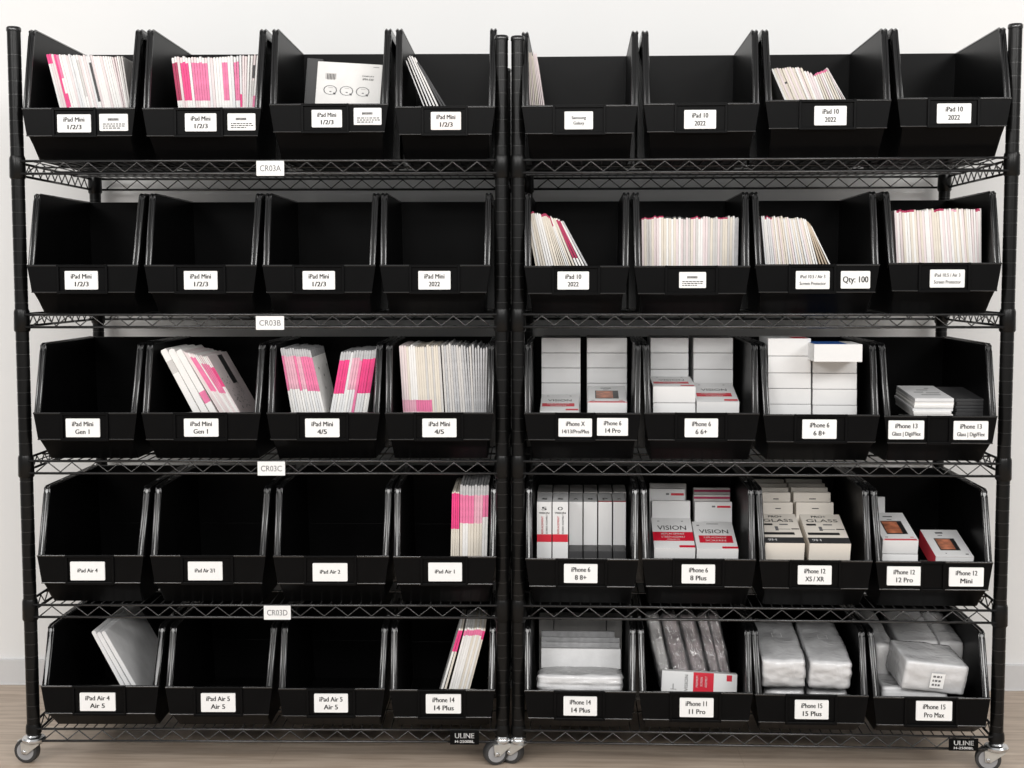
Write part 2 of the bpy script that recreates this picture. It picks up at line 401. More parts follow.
def make_bin(row, i):
    r = i // 4; (pl, pr, py), cards = BP[row][i]
    a, b = at(r, pl, py, LIP), at(r, pr, py, LIP)
    xc, w = (a.x + b.x) / 2, b.x - a.x
    z0 = SHELF[row] + .0032
    h1, h2, hr = BINH[row]
    h2n = (a.z + b.z) / 2 - z0
    h1, h2 = h1 + h2n - h2, h2n
    if row == 'A' and r == 1: hr -= .009
    M = RM[r] @ Matrix.Translation((xc, LIP, z0))
    root = empty('stacking_bin', M, f"black bin, {POS[i % 4]} on {RKN[r]} rack's {SHN[row]}, {INSIDE[row][i]}", 'storage bin', 'black plastic bins on the wire racks')
    yr, th, FW = .066, .0042, .0165
    def wi(z): return w / 2 - FW + .003 * (z - h2) / (hr - h2) if z > h2 else w / 2 - FW - .005 * (h2 - z) / h2
    BINS[(row, i)] = dict(r=r, xc=xc, w=w, z0=z0, zf=z0 + .0052, lip=z0 + h2, half=w / 2 - FW - .0055, hr=z0 + hr, wi=lambda z: wi(z - z0))
    # the tub: side walls, floor, back, front slope and lip
    bm = bmesh.new()
    prof = [(.066, 0), (BL, 0), (BL, h2), (BL, hr), (yr + .012, hr), (yr + .003, hr - .004), (yr - .002, hr - .014), (.005, h2), (.005, h1)]
    for s in (-1, 1):
        A = [bm.verts.new((s * wi(z), y, z)) for y, z in prof]; B = [bm.verts.new((s * (wi(z) + th), y, z)) for y, z in prof]
        def quads(V):
            return [(V[0], V[1], V[2], V[7], V[8]), (V[2], V[3], V[4], V[5], V[6], V[7])]
        for f in quads(A) + quads(B): bm.faces.new(f)
        for k in range(len(prof)): bm.faces.new((A[k - 1], A[k], B[k], B[k - 1]))
    box(bm, -wi(0) + .001, wi(0) - .001, .066, BL - .001, .0002, .005)
    for za, zb in ((0, h2), (h2, hr)):
        A, B = wi(za) + .002, wi(zb) + .002
        hexa(bm, [(-A, BL - .005, za), (A, BL - .005, za), (A, BL - .0005, za), (-A, BL - .0005, za), (-B, BL - .005, zb), (B, BL - .005, zb), (B, BL - .0005, zb), (-B, BL - .0005, zb)])
    wb, wt = w / 2 - .010, w / 2
    hexa(bm, [(-wi(0), .062, .0001), (wi(0), .062, .0001), (wi(0), .068, .0001), (-wi(0), .068, .0001), (-wb + .004, .0012, h1 + .001), (wb - .004, .0012, h1 + .001), (wb - .004, .0065, h1 + .001), (-wb + .004, .0065, h1 + .001)])
    hexa(bm, [(-wb, .001, h1), (wb, .001, h1), (wb, .0055, h1), (-wb, .0055, h1), (-wt, 0, h2), (wt, 0, h2), (wt, .0050, h2), (-wt, .0050, h2)])
    bmesh.ops.recalc_face_normals(bm, faces=bm.faces)
    link('tub', bm, PLASTIC, root, bevel=.0011)
    # the rolled rim along lip, side edges, top and back
    bm = bmesh.new()
    path = [(.0035, h2 - .002), (yr - .0035, hr - .016), (yr + .0005, hr - .005), (yr + .011, hr + .0005), (BL + .001, hr + .0005)]
    for s in (-1, 1):
        for (x0, x1, d0, d1) in ((-.001, FW - .0015, .0012, .0036), (FW - .004, FW - .0015, .0012, .022)):
            ring = []
            for k, (y, z) in enumerate(path):
                p, q = path[max(k - 1, 0)], path[min(k + 1, len(path) - 1)]
                t = Vector((q[0] - p[0], q[1] - p[1])).normalized(); nx, nz = t.y, -t.x       # into the bin: back and down
                ww = wi(z)
                ring.append([bm.verts.new((s * (ww + xx), y + nx * dd, z + nz * dd)) for xx, dd in ((x0, d0), (x1, d0), (x1, d1), (x0, d1))])
            for u, v in zip(ring, ring[1:]):
                for k in range(4): bm.faces.new((u[k], u[(k + 1) % 4], v[(k + 1) % 4], v[k]))
            bm.faces.new(ring[0]); bm.faces.new(ring[-1])
        for xx in (.0026, FW - .0042):   # two rounded ridges run along the edge
            tube(bm, [(s * (wi(z) + xx), y + .0012, z - .0012 * (k > 2)) for k, (y, z) in enumerate(path)], .0034, 8)
        for yy, ext in ((.27, .0034), (.40, .0034)):   # outer ribs added to block the bright wall showing between bins
            hexa(bm, [(s * (wi(0) + th - .001), yy, .004), (s * (w / 2 + ext), yy, .004), (s * (w / 2 + ext), yy + .004, .004), (s * (wi(0) + th - .001), yy + .004, .004), (s * (wi(hr) + th - .001), yy, hr - .006), (s * (w / 2 + ext), yy, hr - .006), (s * (w / 2 + ext), yy + .004, hr - .006), (s * (wi(hr) + th - .001), yy + .004, hr - .006)])
        for yy in (.17, .30):           # stacking nubs on the top edge
            box(bm, *sorted((s * (wi(hr) + .002), s * (wi(hr) + .010))), yy, yy + .016, hr + .0004, hr + .0030)
    box(bm, -wi(hr) - .012, wi(hr) + .012, BL - .003, BL + .004, hr - .003, hr + .0008)
    hexa(bm, [(-wt + .0003, -.0022, h2 - .0035), (wt - .0003, -.0022, h2 - .0035), (wt - .0003, .0062, h2 - .0035), (-wt + .0003, .0062, h2 - .0035), (-wt, -.0022, h2 + .0008), (wt, -.0022, h2 + .0008), (wt, .0062, h2 + .0008), (-wt, .0062, h2 + .0008)])
    box(bm, -wb - .0005, wb + .0005, -.0016, .003, h1 - .0008, h1 + .0024)
    bmesh.ops.recalc_face_normals(bm, faces=bm.faces)
    link('rim', bm, RIMM, root, bevel=.0009)
    # the raised card holder frame
    f0, f1 = (-.10 * w, .075 * w) if (row, i) in (('C', 7), ('D', 7)) else (-.215 * w, .205 * w)
    if len(cards) == 2 and f1 > .1 * w: f1 = at(r, (cards[0][0][2] + cards[1][0][0]) / 2, py + 20, LIP).x - xc - .0025
    bm = bmesh.new()
    for x0, x1 in ((f0 - .005, f0 + .001), (f1 - .001, f1 + .005)): box(bm, x0, x1, -.0052, .0025, h1 - .0035, h2 + .0014)
    box(bm, f0, f1, -.0052, .0025, h1 - .0035, h1 + .0036); box(bm, f0, f1, -.0046, .0025, h2 - .0060, h2 + .0009)
    link('card_holder', bm, PLASTIC, root, bevel=.0012)
    for (x0, y0, x1, y1), s in cards:
        p, q = at(r, x0, y1, LIP), at(r, x1, y0, LIP)
        cx, cz, cw, ch = (p.x + q.x) / 2 - xc, (p.z + q.z) / 2 - z0, q.x - p.x, q.z - p.z
        yc = -.0030
        bm = bmesh.new(); rrect(bm, cx - cw / 2, cx + cw / 2, cz - ch / 2, cz + ch / 2, yc - .0007, .0006, .0022)
        cd = link('label_card', bm, CARD2 if (row, i) == ('A', 3) else CARD, root)
        bm = bmesh.new(); yl = yc - .0011
        def put(t, dz, wd, hh, bold=.028): text(bm, t.replace('¦', '|'), Matrix.Translation((cx, yl, cz + dz * ch)) @ FRONT, 0, bold, wd * cw, hh * ch)
        if not s:                        # fine print too small to read: heading bars and grey lines
            rnd = random.Random(i)
            for k in range(9): box(bm, cx - cw * .2 + k * cw * .043, cx - cw * .2 + k * cw * .043 + cw * .03, yl, yl + .0004, cz + ch * .10, cz + ch * .24)
            for k, zz in enumerate((-.10, -.22, -.34)):
                x = cx - cw * .38
                while x < cx + cw * (.36 - .18 * (k == 2)):
                    l = cw * rnd.uniform(.04, .12); box(bm, x, x + l, yl, yl + .0004, cz + ch * zz - ch * .025, cz + ch * zz + ch * .03); x += l + cw * .03
        elif '|' in s:
            u, v = s.split('|'); small = len(v) > 12 or u == 'Samsung'
            if u == 'Samsung': put(u, .14, .50, .25, .022); put(v, -.16, .38, .25, .022)
            elif len(u) > 12: put(u, .18, .74, .27, .02); put(v, -.20, .78, .27, .02)
            else:
                put(u, .20, .060 * len(u) + .08, .36); put(v, -.22, .80 if small else .070 * len(v) + .06, .30 if small else .36)
        elif s.startswith('Qty'): put(s, 0, .86, .50)
        else: put(s, .02, .58, .30)
        link('lettering', bm, INK, cd)


for row in BP:
    for i in range(8): make_bin(row, i)

# ------------------------------------------------------------------ thin sleeves packed in the bins
ONES = 'first second third fourth fifth sixth seventh eighth ninth tenth eleventh twelfth thirteenth fourteenth fifteenth sixteenth seventeenth eighteenth nineteenth'.split()


def ordinal(n):
    if n < 20: return ONES[n - 1]
    t, o = divmod(n, 10); T = ['twent', 'thirt', 'fort', 'fift'][t - 2]
    return T + 'ieth' if o == 0 else T + 'y-' + ONES[o - 1]


COUNT = {}


def pack(row, i, n, keys, mats, bands=(), y=.032, dep=.25, jit=.0022, fill=.992, hz=.0022, desc='plain off-white', noun='sleeve', faces=None):
    """keys: (t, x_top, y_top, x_at_lip) across the pack; bands: (t0, t1, [(v0, v1, material)], description)"""
    B = BINS[(row, i)]; r = B['r']; lipy = BP[row][i][0][2]
    rnd = random.Random(f'{row}{i}{n}{keys[0][1]}')
    def K(t):
        for p, q in zip(keys, keys[1:]):
            if t <= q[0] + 1e-9:
                f = (t - p[0]) / (q[0] - p[0]); return [p[k] + f * (q[k] - p[k]) for k in (1, 2, 3)]
        return keys[-1][1:]
    def P(t):
        xt, yt, xb = K(t); return at(r, xt, yt, y), at(r, xb, lipy - 1, y)
    for k in range(n):
        (t0, b0), (t1, b1), (tm, bm_) = P(k / n), P((k + 1) / n), P((k + .5) / n)
        up = tm - bm_; tilt = math.atan2(up.x, up.z)
        th = max(.0012, min(t1.x - t0.x, b1.x - b0.x) * math.cos(tilt) * fill)
        # run the sleeve down to the bin floor, or until it meets a side wall
        zb = B['zf'] + abs(math.sin(tilt)) * th / 2 + .0005
        xb = bm_.x + (zb - bm_.z) * up.x / up.z
        lim = B['half'] - th * .6
        xr = xb - B['xc']
        if abs(xr) > lim and abs(up.x / up.z) < .12: xb = B['xc'] + math.copysign(lim, xr)
        elif abs(xr) > lim:
            xb = B['xc'] + math.copysign(lim, xr); zb = bm_.z + (xb - bm_.x) * up.z / up.x
        base = Vector((xb, y + rnd.uniform(-jit, jit), zb))
        L = (tm - Vector((xb, y, zb))).length + rnd.uniform(-hz, hz); vis0 = (bm_ - Vector((xb, y, zb))).length
        body = rnd.choice(mats); bd = []; ds = desc; tc = (k + .5) / n
        for q in bands:
            if q[0] <= tc < q[1]: bd = q[2]; ds = q[3]; body = q[4] if len(q) > 4 else body
        ml = [body]; zs = [0., L]
        for v0, v1, m in bd:
            if m not in ml: ml.append(m)
            zs += [vis0 + (L - vis0) * v0, vis0 + (L - vis0) * v1]
        zs = sorted(set(max(0, min(L, z)) for z in zs))
        bm = bmesh.new(); rings = []
        dk = dep + rnd.uniform(-.006, .006)
        hw = [th / 2 for _ in zs]; hw[-1] = th * (.24 if len(zs) == 2 else .36)
        zz = zs[:-1] + [L - min(.004, (L - zs[-2]) * .5), L]; hw = hw[:-1] + [th / 2, hw[-1]]
        for z, h in zip(zz, hw): rings.append([bm.verts.new(q) for q in ((-h, .0015, z), (-h * .9, 0, z), (h * .9, 0, z), (h, .0015, z), (h, dk, z), (-h, dk, z))])
        bm.faces.new(rings[0][::-1]); bm.faces.new(rings[-1])
        for a, b, u, v in zip(rings, rings[1:], zz, zz[1:]):
            c = (u + v) / 2; mi = 0
            for v0, v1, m in bd:
                if vis0 + (L - vis0) * v0 <= c <= vis0 + (L - vis0) * v1: mi = ml.index(m)
            al = mi and any(v1 >= 1 and ml.index(m) == mi for v0, v1, m in bd)
            for q in range(6): bm.faces.new((a[q], a[(q + 1) % 6], b[(q + 1) % 6], b[q])).material_index = mi if q < 3 or al else 0
        bm.faces.ensure_lookup_table(); bm.faces[1].material_index = (ml.index(bd[-1][2]) if bd and bd[-1][1] >= 1 else 0)
        if faces and k == n - 1: faces(bm, ml, th, dk, L, vis0)
        nm = COUNT[(row, i)] = COUNT.get((row, i), 0) + 1
        M = RM[r] @ Matrix.Translation(base) @ Matrix.Rotation(tilt, 4, 'Y')
        o = link('cardboard_' + noun, bm, ml, M=M)
        lab = f"{ordinal(nm)} {noun} from left in {where(row, i)}, {ds}"
        tag(o, lab, noun, f"thin sleeves in the {where(row, i).replace(',', ' on the')}")


top = lambda m, v=.93: [(v, 1., m)]
# top shelf
pack('A', 0, 32, [(0, 46, 54.5, 59.5), (.8, 108, 56, 120), (1, 123, 57, 130.5)], WHITES, [
    (0, .05, [(.82, 1, PINK)], 'pink at its top'), (.085, .12, [(0, .42, PINK), (.42, 1, PINK)], 'all pink edge', PINK), (.12, .15, [(0, .26, PINK), (.55, 1, PINK2)], 'pink edged'),
    (.37, .40, [(.2, .9, W4)], 'greyish edge'), (.53, .56, [(0, .1, W1), (.1, .85, DGREY)], 'dark edge'), (.93, 1, [], 'plain grey', W4)])  # one edge is dark over most of its visible height
pb = [(.13, .89, PINK)]; pb2 = [(.13, .89, PINK2)]
pack('A', 1, 32, [(0, 171, 57, 178), (.42, 208, 57, 212), (.7, 234, 56, 237), (1, 262, 55, 256.5)], WHITES, [
    (0, .07, [(.13, .89, DPINK)], 'deep pink block on edge'), (.09, .19, pb, 'pink block on edge'), (.23, .40, pb2, 'pink block on edge'), (.56, .63, pb2, 'pink block on edge'),
    (.69, .74, pb2, 'pink block on edge'), (.75, .79, [(0, .25, PINK)], 'pink at its foot'), (.9, .94, [(.2, .5, W4), (.55, .8, DGREY)], 'black print on edge'), (.95, .98, [(0, .22, PINK2)], 'pink at its foot')])
pack('A', 3, 5, [(0, 405.5, 63, 422), (.35, 408, 56, 428), (1, 415.5, 57, 439)], [W1, W2], dep=.2, fill=.82)
pack('A', 3, 2, [(0, 416, 60, 440), (1, 420.5, 66, 446)], [DGREY, BLK], dep=.2, desc='black')
pack('A', 4, 8, [(0, 527, 54, 529.5), (1, 536.5, 53, 544.5)], [W3, W4, W5], dep=.24, hz=.006)
pack('A', 6, 25, [(0, 771, 69, 784), (.42, 798, 67, 811), (.62, 814, 75, 823), (.9, 827, 68, 841), (1, 829, 71, 846)], [W3, W1, W5], [
    (.66, .9, [(.93, 1, PINK2)], 'pink on top'), (.14, .18, [(.5, .56, DGREY)], 'grey mark on edge')], dep=.2)
# second shelf
pack('B', 4, 20, [(0, 525, 211, 535), (.45, 545, 214, 559), (.72, 552, 217, 570), (1, 564, 222, 588)], [W3, W1, W3], [
    (0, .2, [(.97, 1, DPINK)], 'dark pink on top'), (.35, .6, [(.95, 1, DPINK)], 'dark pink on top'), (.6, .66, [(.8, 1, DPINK)], 'dark pink tip'),
    (.80, .90, [(.15, .97, DPINK)], 'crimson strip with white marks'), (.95, 1, [], 'plain grey', GREYF)], dep=.24, y=.03)
pack('B', 5, 40, [(0, 641.5, 217, 642), (1, 740, 217, 739)], CREAMS + [W4], [
    (0, .22, top(DPINK, .97), 'crimson on top'), (.23, .45, top(DGREY, .97), 'dark on top'), (.5, .6, top(DPINK, .97), 'crimson on top'), (.72, .75, [], 'plain grey', W4), (.78, .88, top(DPINK, .97), 'crimson on top'), (.95, 1, [], 'plain grey', GREYF)], hz=.003)
pack('B', 6, 28, [(0, 761, 217, 765), (.4, 781, 217, 787), (.83, 805, 219, 816), (1, 811.5, 226, 831)], [W1, W5, W3, W2], [
    (.08, .2, top(DPINK, .97), 'crimson on top'), (.86, .96, [], 'kraft brown', KRAFT)], hz=.003)
pack('B', 7, 38, [(0, 894, 210, 896.5), (.72, 962, 209, 966), (1, 987, 209, 987)], [W1, W5, W1, W3], [
    (.03, .2, top(DPINK, .96), 'crimson on top'), (.42, .52, top(DPINK, .96), 'crimson on top'), (.6, .66, top(PINK3, .96), 'pale pink on top'), (.88, .94, top(DPINK, .96), 'crimson on top'), (.95, 1, [], 'plain grey', W4)])


# middle shelf
def printed_face(bm, ml, th, dk, L, vis0):
    if DGREY not in ml: ml.append(DGREY)
    if W4 not in ml: ml.append(W4)
    x = th / 2 + .0003; rnd = random.Random(3)
    def q(y0, y1, z0, z1, m):
        f = bm.faces.new([bm.verts.new(v) for v in ((x, y0, z0), (x, y1, z0), (x, y1, z1), (x, y0, z1))]); f.material_index = ml.index(m)
    q(.10, .15, vis0 + (L - vis0) * .45, vis0 + (L - vis0) * .97, DGREY)
    for _ in range(60):
        y0, z0 = rnd.uniform(.015, .16), rnd.uniform(vis0, L * .75); q(y0, y0 + rnd.uniform(.002, .005), z0, z0 + rnd.uniform(.002, .004), DGREY)


pack('C', 1, 3, [(0, 159.5, 350, 192), (1, 182, 350, 217)], [W1], [
    (0, .34, [(.62, .82, W4)], 'thick with grey print'), (.34, .67, [], 'thick and plain'), (.67, 1, [(.15, .33, PINK2)], 'thick with pink bar')], dep=.22, fill=.998, y=.03)
pack('C', 1, 14, [(0, 183, 351, 219), (.5, 193, 354, 230), (1, 208, 357, 239.5)], [W1, W5], [
    (.2, .5, [(.35, .93, PINK2)], 'long pink bar on edge'), (.55, .85, [(.33, .85, PINK2)], 'long pink bar on edge'), (.85, 1, [(.45, .8, PINK)], 'pink print on edge')], dep=.22, y=.03, faces=printed_face)


def spotted_face(bm, ml, th, dk, L, vis0):
    if DGREY not in ml: ml.append(DGREY)
    x = th / 2 + .0003
    for y0, z0 in ((.06, .8), (.1, .6), (.12, .72), (.08, .4), (.16, .5), (.2, .8)):
        f = bm.faces.new([bm.verts.new(v) for v in ((x, y0, L * z0), (x, y0 + .008, L * z0), (x, y0 + .008, L * z0 + .006), (x, y0, L * z0 + .006))]); f.material_index = ml.index(DGREY)


pk = [(.33, .88, PINK2), (.88, 1, GREYF)]; pk3 = [(.36, .88, PINK3), (.88, 1, GREYF)]; pks = [(.30, .86, PINK), (.86, 1, GREYF)]
pack('C', 2, 13, [(0, 280, 348, 291), (1, 310.5, 350, 325)], [W1, W2], [(0, .1, pk, 'pink upper half'), (.1, .35, pk3, 'pale pink upper half'), (.35, .5, pk, 'pink upper half'), (.5, .62, pk3, 'pale pink upper half'), (.62, 1, pk, 'pink upper half')], dep=.22, faces=spotted_face)
pack('C', 2, 14, [(0, 341, 352, 330), (1, 377, 350, 367.5)], [W1, W2], [(0, .28, pks, 'pink upper half'), (.28, .36, [], 'plain white'), (.36, .55, pk3, 'pale pink upper half'), (.55, .64, [(0, .84, PINK2), (.84, 1, GREYF)], 'pink down to its foot', PINK2), (.64, 1, pks, 'pink upper half')], dep=.22)
pack('C', 3, 18, [(0, 399, 346, 403), (1, 440, 346, 444)], [W3, W1, W4, W3], [(0, .16, [(0, .18, PINK3)], 'pale pink foot', W5), (.16, .36, [(0, .18, PINK3)], 'pale pink foot'), (.36, .72, [(0, .18, PINK2)], 'pink foot'), ], hz=.003)
pack('C', 3, 18, [(0, 441, 345, 445), (.5, 463, 346, 468), (1, 488, 347, 486.5)], [GREYF, GREYF, W4], hz=.005, desc='grey film wrapped', fill=.96)
# fourth and bottom shelf
pk4 = [(.5, .93, PINK2), (.93, 1, GREYF)]; pk5 = [(.46, .86, PINK2), (.86, 1, GREYF)]
pack('D', 3, 4, [(0, 452, 491.5, 450.5), (1, 459.5, 491.5, 459)], [W1, W3], [(0, 1, [(.42, .98, PINK)], 'strong pink upper half')], dep=.24)
pack('D', 3, 10, [(0, 460, 485, 459.5), (1, 489, 485, 487)], [W1, W3], [(0, .55, pk5, 'pink middle band'), (.55, .85, [(.46, .86, PINK3), (.86, 1, GREYF)], 'pale pink middle'), (.85, 1, [(.55, .86, PINK2), (.86, 1, GREYF)], 'pink middle band')], dep=.24)
pack('E', 0, 3, [(0, 90.5, 632, 119), (1, 105.5, 631, 137)], [W2], dep=.30, fill=.95, desc='thick and white', y=.03)
pack('E', 3, 2, [(0, 459, 628, 440.5), (1, 463.5, 628, 447)], [W1, W3], [(0, 1, [(.62, .97, PINK)], 'pink top edge')], dep=.2)
pack('E', 3, 9, [(0, 465, 628, 449), (1, 486, 628, 470)], [W3, W1, W3], [(0, .9, [(.88, .97, PINK2)], 'pink band near top'), (.9, 1, [(.82, .96, PINK)], 'pink band near top')], dep=.2)


# ------------------------------------------------------------------ boxes
def quad(bm, pts, mi):
    f = bm.faces.new([bm.verts.new(p) for p in pts]); f.material_index = mi


def carton(row, i, rect, y, dep, label, tilt=0., yaw=0., m=BOXW, deco=None, name='carton', cat='box', group=None, floor=False, seam=True, h=None):
    """rect: pixel rectangle of the front face (x0, top, x1, bottom) at depth y; tilt lifts the rear end"""
    B = BINS[(row, i)]; r = B['r']; x0, y0, x1, y1 = rect
    p, q = at(r, x0, y1, y), at(r, x1, y0, y)
    zb = B['zf'] + .0004 if floor else p.z
    w = q.x - p.x; hh = h or (q.z - zb)
    if h: zb = q.z - h
    bm = bmesh.new(); ml = [m]
    box(bm, -w / 2, w / 2, 0, dep, 0, hh)
    def idx(mm):
        if mm not in ml: ml.append(mm)
        return ml.index(mm)
    def T(u0, u1, v0, v1, mm, e=.0004): quad(bm, [(-w / 2 + u * w, v * dep, hh + e) for u, v in ((u0, v0), (u1, v0), (u1, v1), (u0, v1))], idx(mm))
    def Fr(u0, u1, v0, v1, mm, e=.0004): quad(bm, [(-w / 2 + u * w, -e, v * hh) for u, v in ((u0, v0), (u1, v0), (u1, v1), (u0, v1))], idx(mm))
    def S(v0, v1, w0, w1, mm, e=.0004): quad(bm, [(-w / 2 - e, v * dep, z * hh) for v, z in ((v1, w0), (v0, w0), (v0, w1), (v1, w1))], idx(mm))
    def TT(s, u, v, wd, ht, mm, bold=.02, e=.0007): text(bm, s, Matrix.Translation((-w / 2 + u * w, v * dep, hh + e)), idx(mm), bold, wd * w, ht * dep)
    def FT(s, u, v, wd, ht, mm, bold=.02, e=.0007, rot=0): text(bm, s, Matrix.Translation((-w / 2 + u * w, -e, v * hh)) @ FRONT @ Matrix.Rotation(rad(rot), 4, 'Z'), idx(mm), bold, wd, ht)
    if deco: deco(T, Fr, S, TT, FT, w, hh)
    M = RM[r] @ Matrix.Translation(((p.x + q.x) / 2, y, zb)) @ Matrix.Rotation(rad(yaw), 4, 'Z') @ Matrix.Rotation(rad(tilt), 4, 'X')
    o = link(name, bm, ml, M=M, bevel=.0009)
    return tag(o, label, cat, group or f"boxes in the {where(row, i).replace(',', ' on the')}")


def picture_lid(T, Fr, S, TT, FT, w, h):
    T(.20, .80, .20, .68, BLK); T(.23, .66, .23, .65, ORANGE, .0007); T(.05, .95, .0, .03, RED)
    T(.35, .62, .82, .86, INKG); T(.42, .56, .72, .74, INKG); T(.1, .18, .08, .1, INKG); T(.8, .9, .08, .1, RED); Fr(0, 1, .97, 1, RED)


def red_lid(T, Fr, S, TT, FT, w, h):
    TT('VISION', .5, .62, .62, .16, INK, .01); T(.04, .88, .28, .46, RED); TT('REPLACEMENT', .46, .40, .58, .08, WINK, .02, .0009); TT('SCREEN', .46, .32, .4, .07, WINK, .02, .0009)
    T(.66, .98, .06, .14, RED); T(.15, .2, .88, .9, INKG); T(.75, .8, .88, .9, INKG)


def seamf(T, Fr, S, TT, FT, w, h): Fr(.02, .98, .485, .495, W4)


# middle shelf, right rack, first bin: two columns
wh = lambda row, i: where(row, i)
for k, (a, b) in enumerate(((338, 352.7), (353.3, 367.7), (368.3, 382.7), (383.3, 398))):
    carton('C', 4, (541.5, a, 580.5, b), .22, .17, f"white box {ordinal(k + 1)} from top of left column in {wh('C', 4)}")
for k in range(3): carton('C', 4, (541.5, 398.6 + 15 * k, 580.5, 413 + 15 * k), .22, .17, f"white box, {ordinal(k + 5)} from top of left column in {wh('C', 4)}")
carton('C', 4, (540, 411, 579, 427), -.0, .175, f"red-printed white box low before left column in {wh('C', 4)}", tilt=9, deco=red_lid)
carton('C', 4, (540, 427.6, 579, 443), .04, .17, f"white box beneath the low red-printed front box in {wh('C', 4)}", floor=True)
for k, (a, b) in enumerate(((338, 352.7), (353.3, 367.7), (368.3, 383))):
    carton('C', 4, (587, a, 627, b), .22, .17, f"white box {ordinal(k + 1)} from top of right column in {wh('C', 4)}")
for k in range(4): carton('C', 4, (587, 383.6 + 15 * k, 627, 398 + 15 * k), .22, .17, f"white box, {ordinal(k + 4)} from top of right column in {wh('C', 4)}")
carton('C', 4, (587.5, 401.5, 627, 418.5), .0, .17, f"white box with orange picture lid before right column in {wh('C', 4)}", tilt=9, deco=picture_lid)
carton('C', 4, (587.5, 419.5, 627, 443), .04, .16, f"white box beneath the picture-lid box in {wh('C', 4)}", floor=True)
# second bin
for k, (a, b) in enumerate(((338, 352.7), (353.3, 369), (369.6, 385))):
    carton('C', 5, (650.5, a, 688.5, b), .22, .17, f"white box {ordinal(k + 1)} from top of rear left column in {wh('C', 5)}")
    carton('C', 5, (693.5, a, 733, b), .22, .17, f"white box {ordinal(k + 1)} from top of rear right column in {wh('C', 5)}")
for k in range(4):
    for s, x0, x1 in (('left', 650.5, 688.5), ('right', 693.5, 733)):
        carton('C', 5, (x0, 385.6 + 15 * k, x1, 400 + 15 * k), .22, .17, f"white box {ordinal(k + 4)} from top of rear {s} column in {wh('C', 5)}")
carton('C', 5, (653, 386.5, 695.5, 402.5), .0, .175, f"white box with red lid band, upper front left in {wh('C', 5)}", tilt=4, deco=red_lid)
carton('C', 5, (653, 403.3, 695.5, 420), .0, .165, f"white box directly beneath the upper front left one in {wh('C', 5)}")
carton('C', 5, (653, 420.6, 695.5, 443), .04, .165, f"white box at the floor of front left pile in {wh('C', 5)}", floor=True)
carton('C', 5, (696.5, 401.5, 739, 418), .0, .175, f"white box with broad red lid band, front right in {wh('C', 5)}", tilt=11, deco=red_lid)
carton('C', 5, (696.5, 420, 739, 443), .04, .165, f"white box beneath the front right red-banded one in {wh('C', 5)}", floor=True)
# third bin
for k, (a, b) in enumerate(((338.5, 355.8), (356.4, 372.7), (373.3, 388.2), (388.8, 404), (404.6, 420))):
    carton('C', 6, (768, a, 811, b), .02, .17, f"white box {ordinal(k + 1)} from top of left stack in {wh('C', 6)}", deco=(lambda T, Fr, S, TT, FT, w, h: T(.6, .95, .02, .5, RED)) if k == 0 else None)
carton('C', 6, (768, 420.6, 811, 443), .04, .17, f"white box at the floor of left stack in {wh('C', 6)}", floor=True)
for k, (a, b) in enumerate(((346, 356), (356.5, 373), (373.6, 389), (389.6, 405), (405.6, 421))):
    carton('C', 6, (812.5, a, 857, b), .03, .17, f"white box {ordinal(k + 1)} from top of right stack in {wh('C', 6)}")
carton('C', 6, (812.5, 421.6, 857, 443), .042, .17, f"white box at the floor of right stack in {wh('C', 6)}", floor=True)


def blue_lid(T, Fr, S, TT, FT, w, h):
    T(.02, .70, .02, .98, BLUE); T(.72, .9, .5, .98, W4); Fr(.0, 1., .0, .02, W4)
    for a, b in (((0, 0), (.14, .5)), ((0, 1), (.14, .5)), ((1, 0), (.86, .5)), ((1, 1), (.86, .5))): pass


carton('C', 6, (814, 344.3, 862.5, 361.8), -.075, .15, f"white box with blue lid jutting out on top of {wh('C', 6)}", deco=blue_lid, yaw=-1)


# fourth bin: booklets
def booklet_lid(T, Fr, S, TT, FT, w, h):
    for k, (u, v, l) in enumerate(((.35, .62, .3), (.2, .45, .25), (.5, .4, .35), (.3, .25, .5), (.62, .75, .12))): T(u, u + l, v, v + .035, INKG)


for k, (a, b, x0, x1) in enumerate(((398.5, 401.8, 915, 954), (402, 405, 914.5, 954), (405.2, 408, 914, 953.5), (408.4, 411.2, 912.5, 953), (411.4, 414.2, 913.5, 951.5), (414.4, 418, 914, 953))):
    carton('C', 7, (x0, a, x1, b), .0 + .003 * (k % 2), .2, f"white booklet {ordinal(k + 1)} from top of stack in {wh('C', 7)}", deco=booklet_lid if k == 0 else None, m=W1 if k % 3 else W2, name='booklet', cat='booklet', tilt=4.5)
carton('C', 7, (914, 421, 953, 443), .045, .17, f"white box underneath the pale booklets in {wh('C', 7)}", floor=True)
for k in range(6):
    carton('C', 7, (955.5 + (k % 2), 399 + 3.4 * k, 986, 402 + 3.4 * k), .02, .19, f"charcoal booklet {ordinal(k + 1)} from top of stack in {wh('C', 7)}", m=DGREY, name='booklet', cat='booklet', tilt=4.5)
carton('C', 7, (955.5, 422, 985, 443), .045, .17, f"charcoal box underneath the dark booklets in {wh('C', 7)}", m=DGREY, floor=True)


# fourth shelf, right rack
def spine(k):
    def f(T, Fr, S, TT, FT, w, h):
        if k < 2:
            Fr(0, 1, .585, .665, RED); FT('5' if k == 0 else 'O', .5, .93, .012, .012, INK); FT('VISION', .5, .885, w * .7, .007, INK)
            FT('REPLACEMENT', .38, .76, .045, .007, RED, rot=90); FT('SCREEN ASSEMBLY', .68, .77, .05, .006, INKG, rot=90)
        TT(['5', 'S', 'A', '8', 'P', 'X'][k], .5, .3, .35, .22, INK if k < 3 else DGREY)
        if k > 3: T(0, 1, 0, .1, RED)
    return f


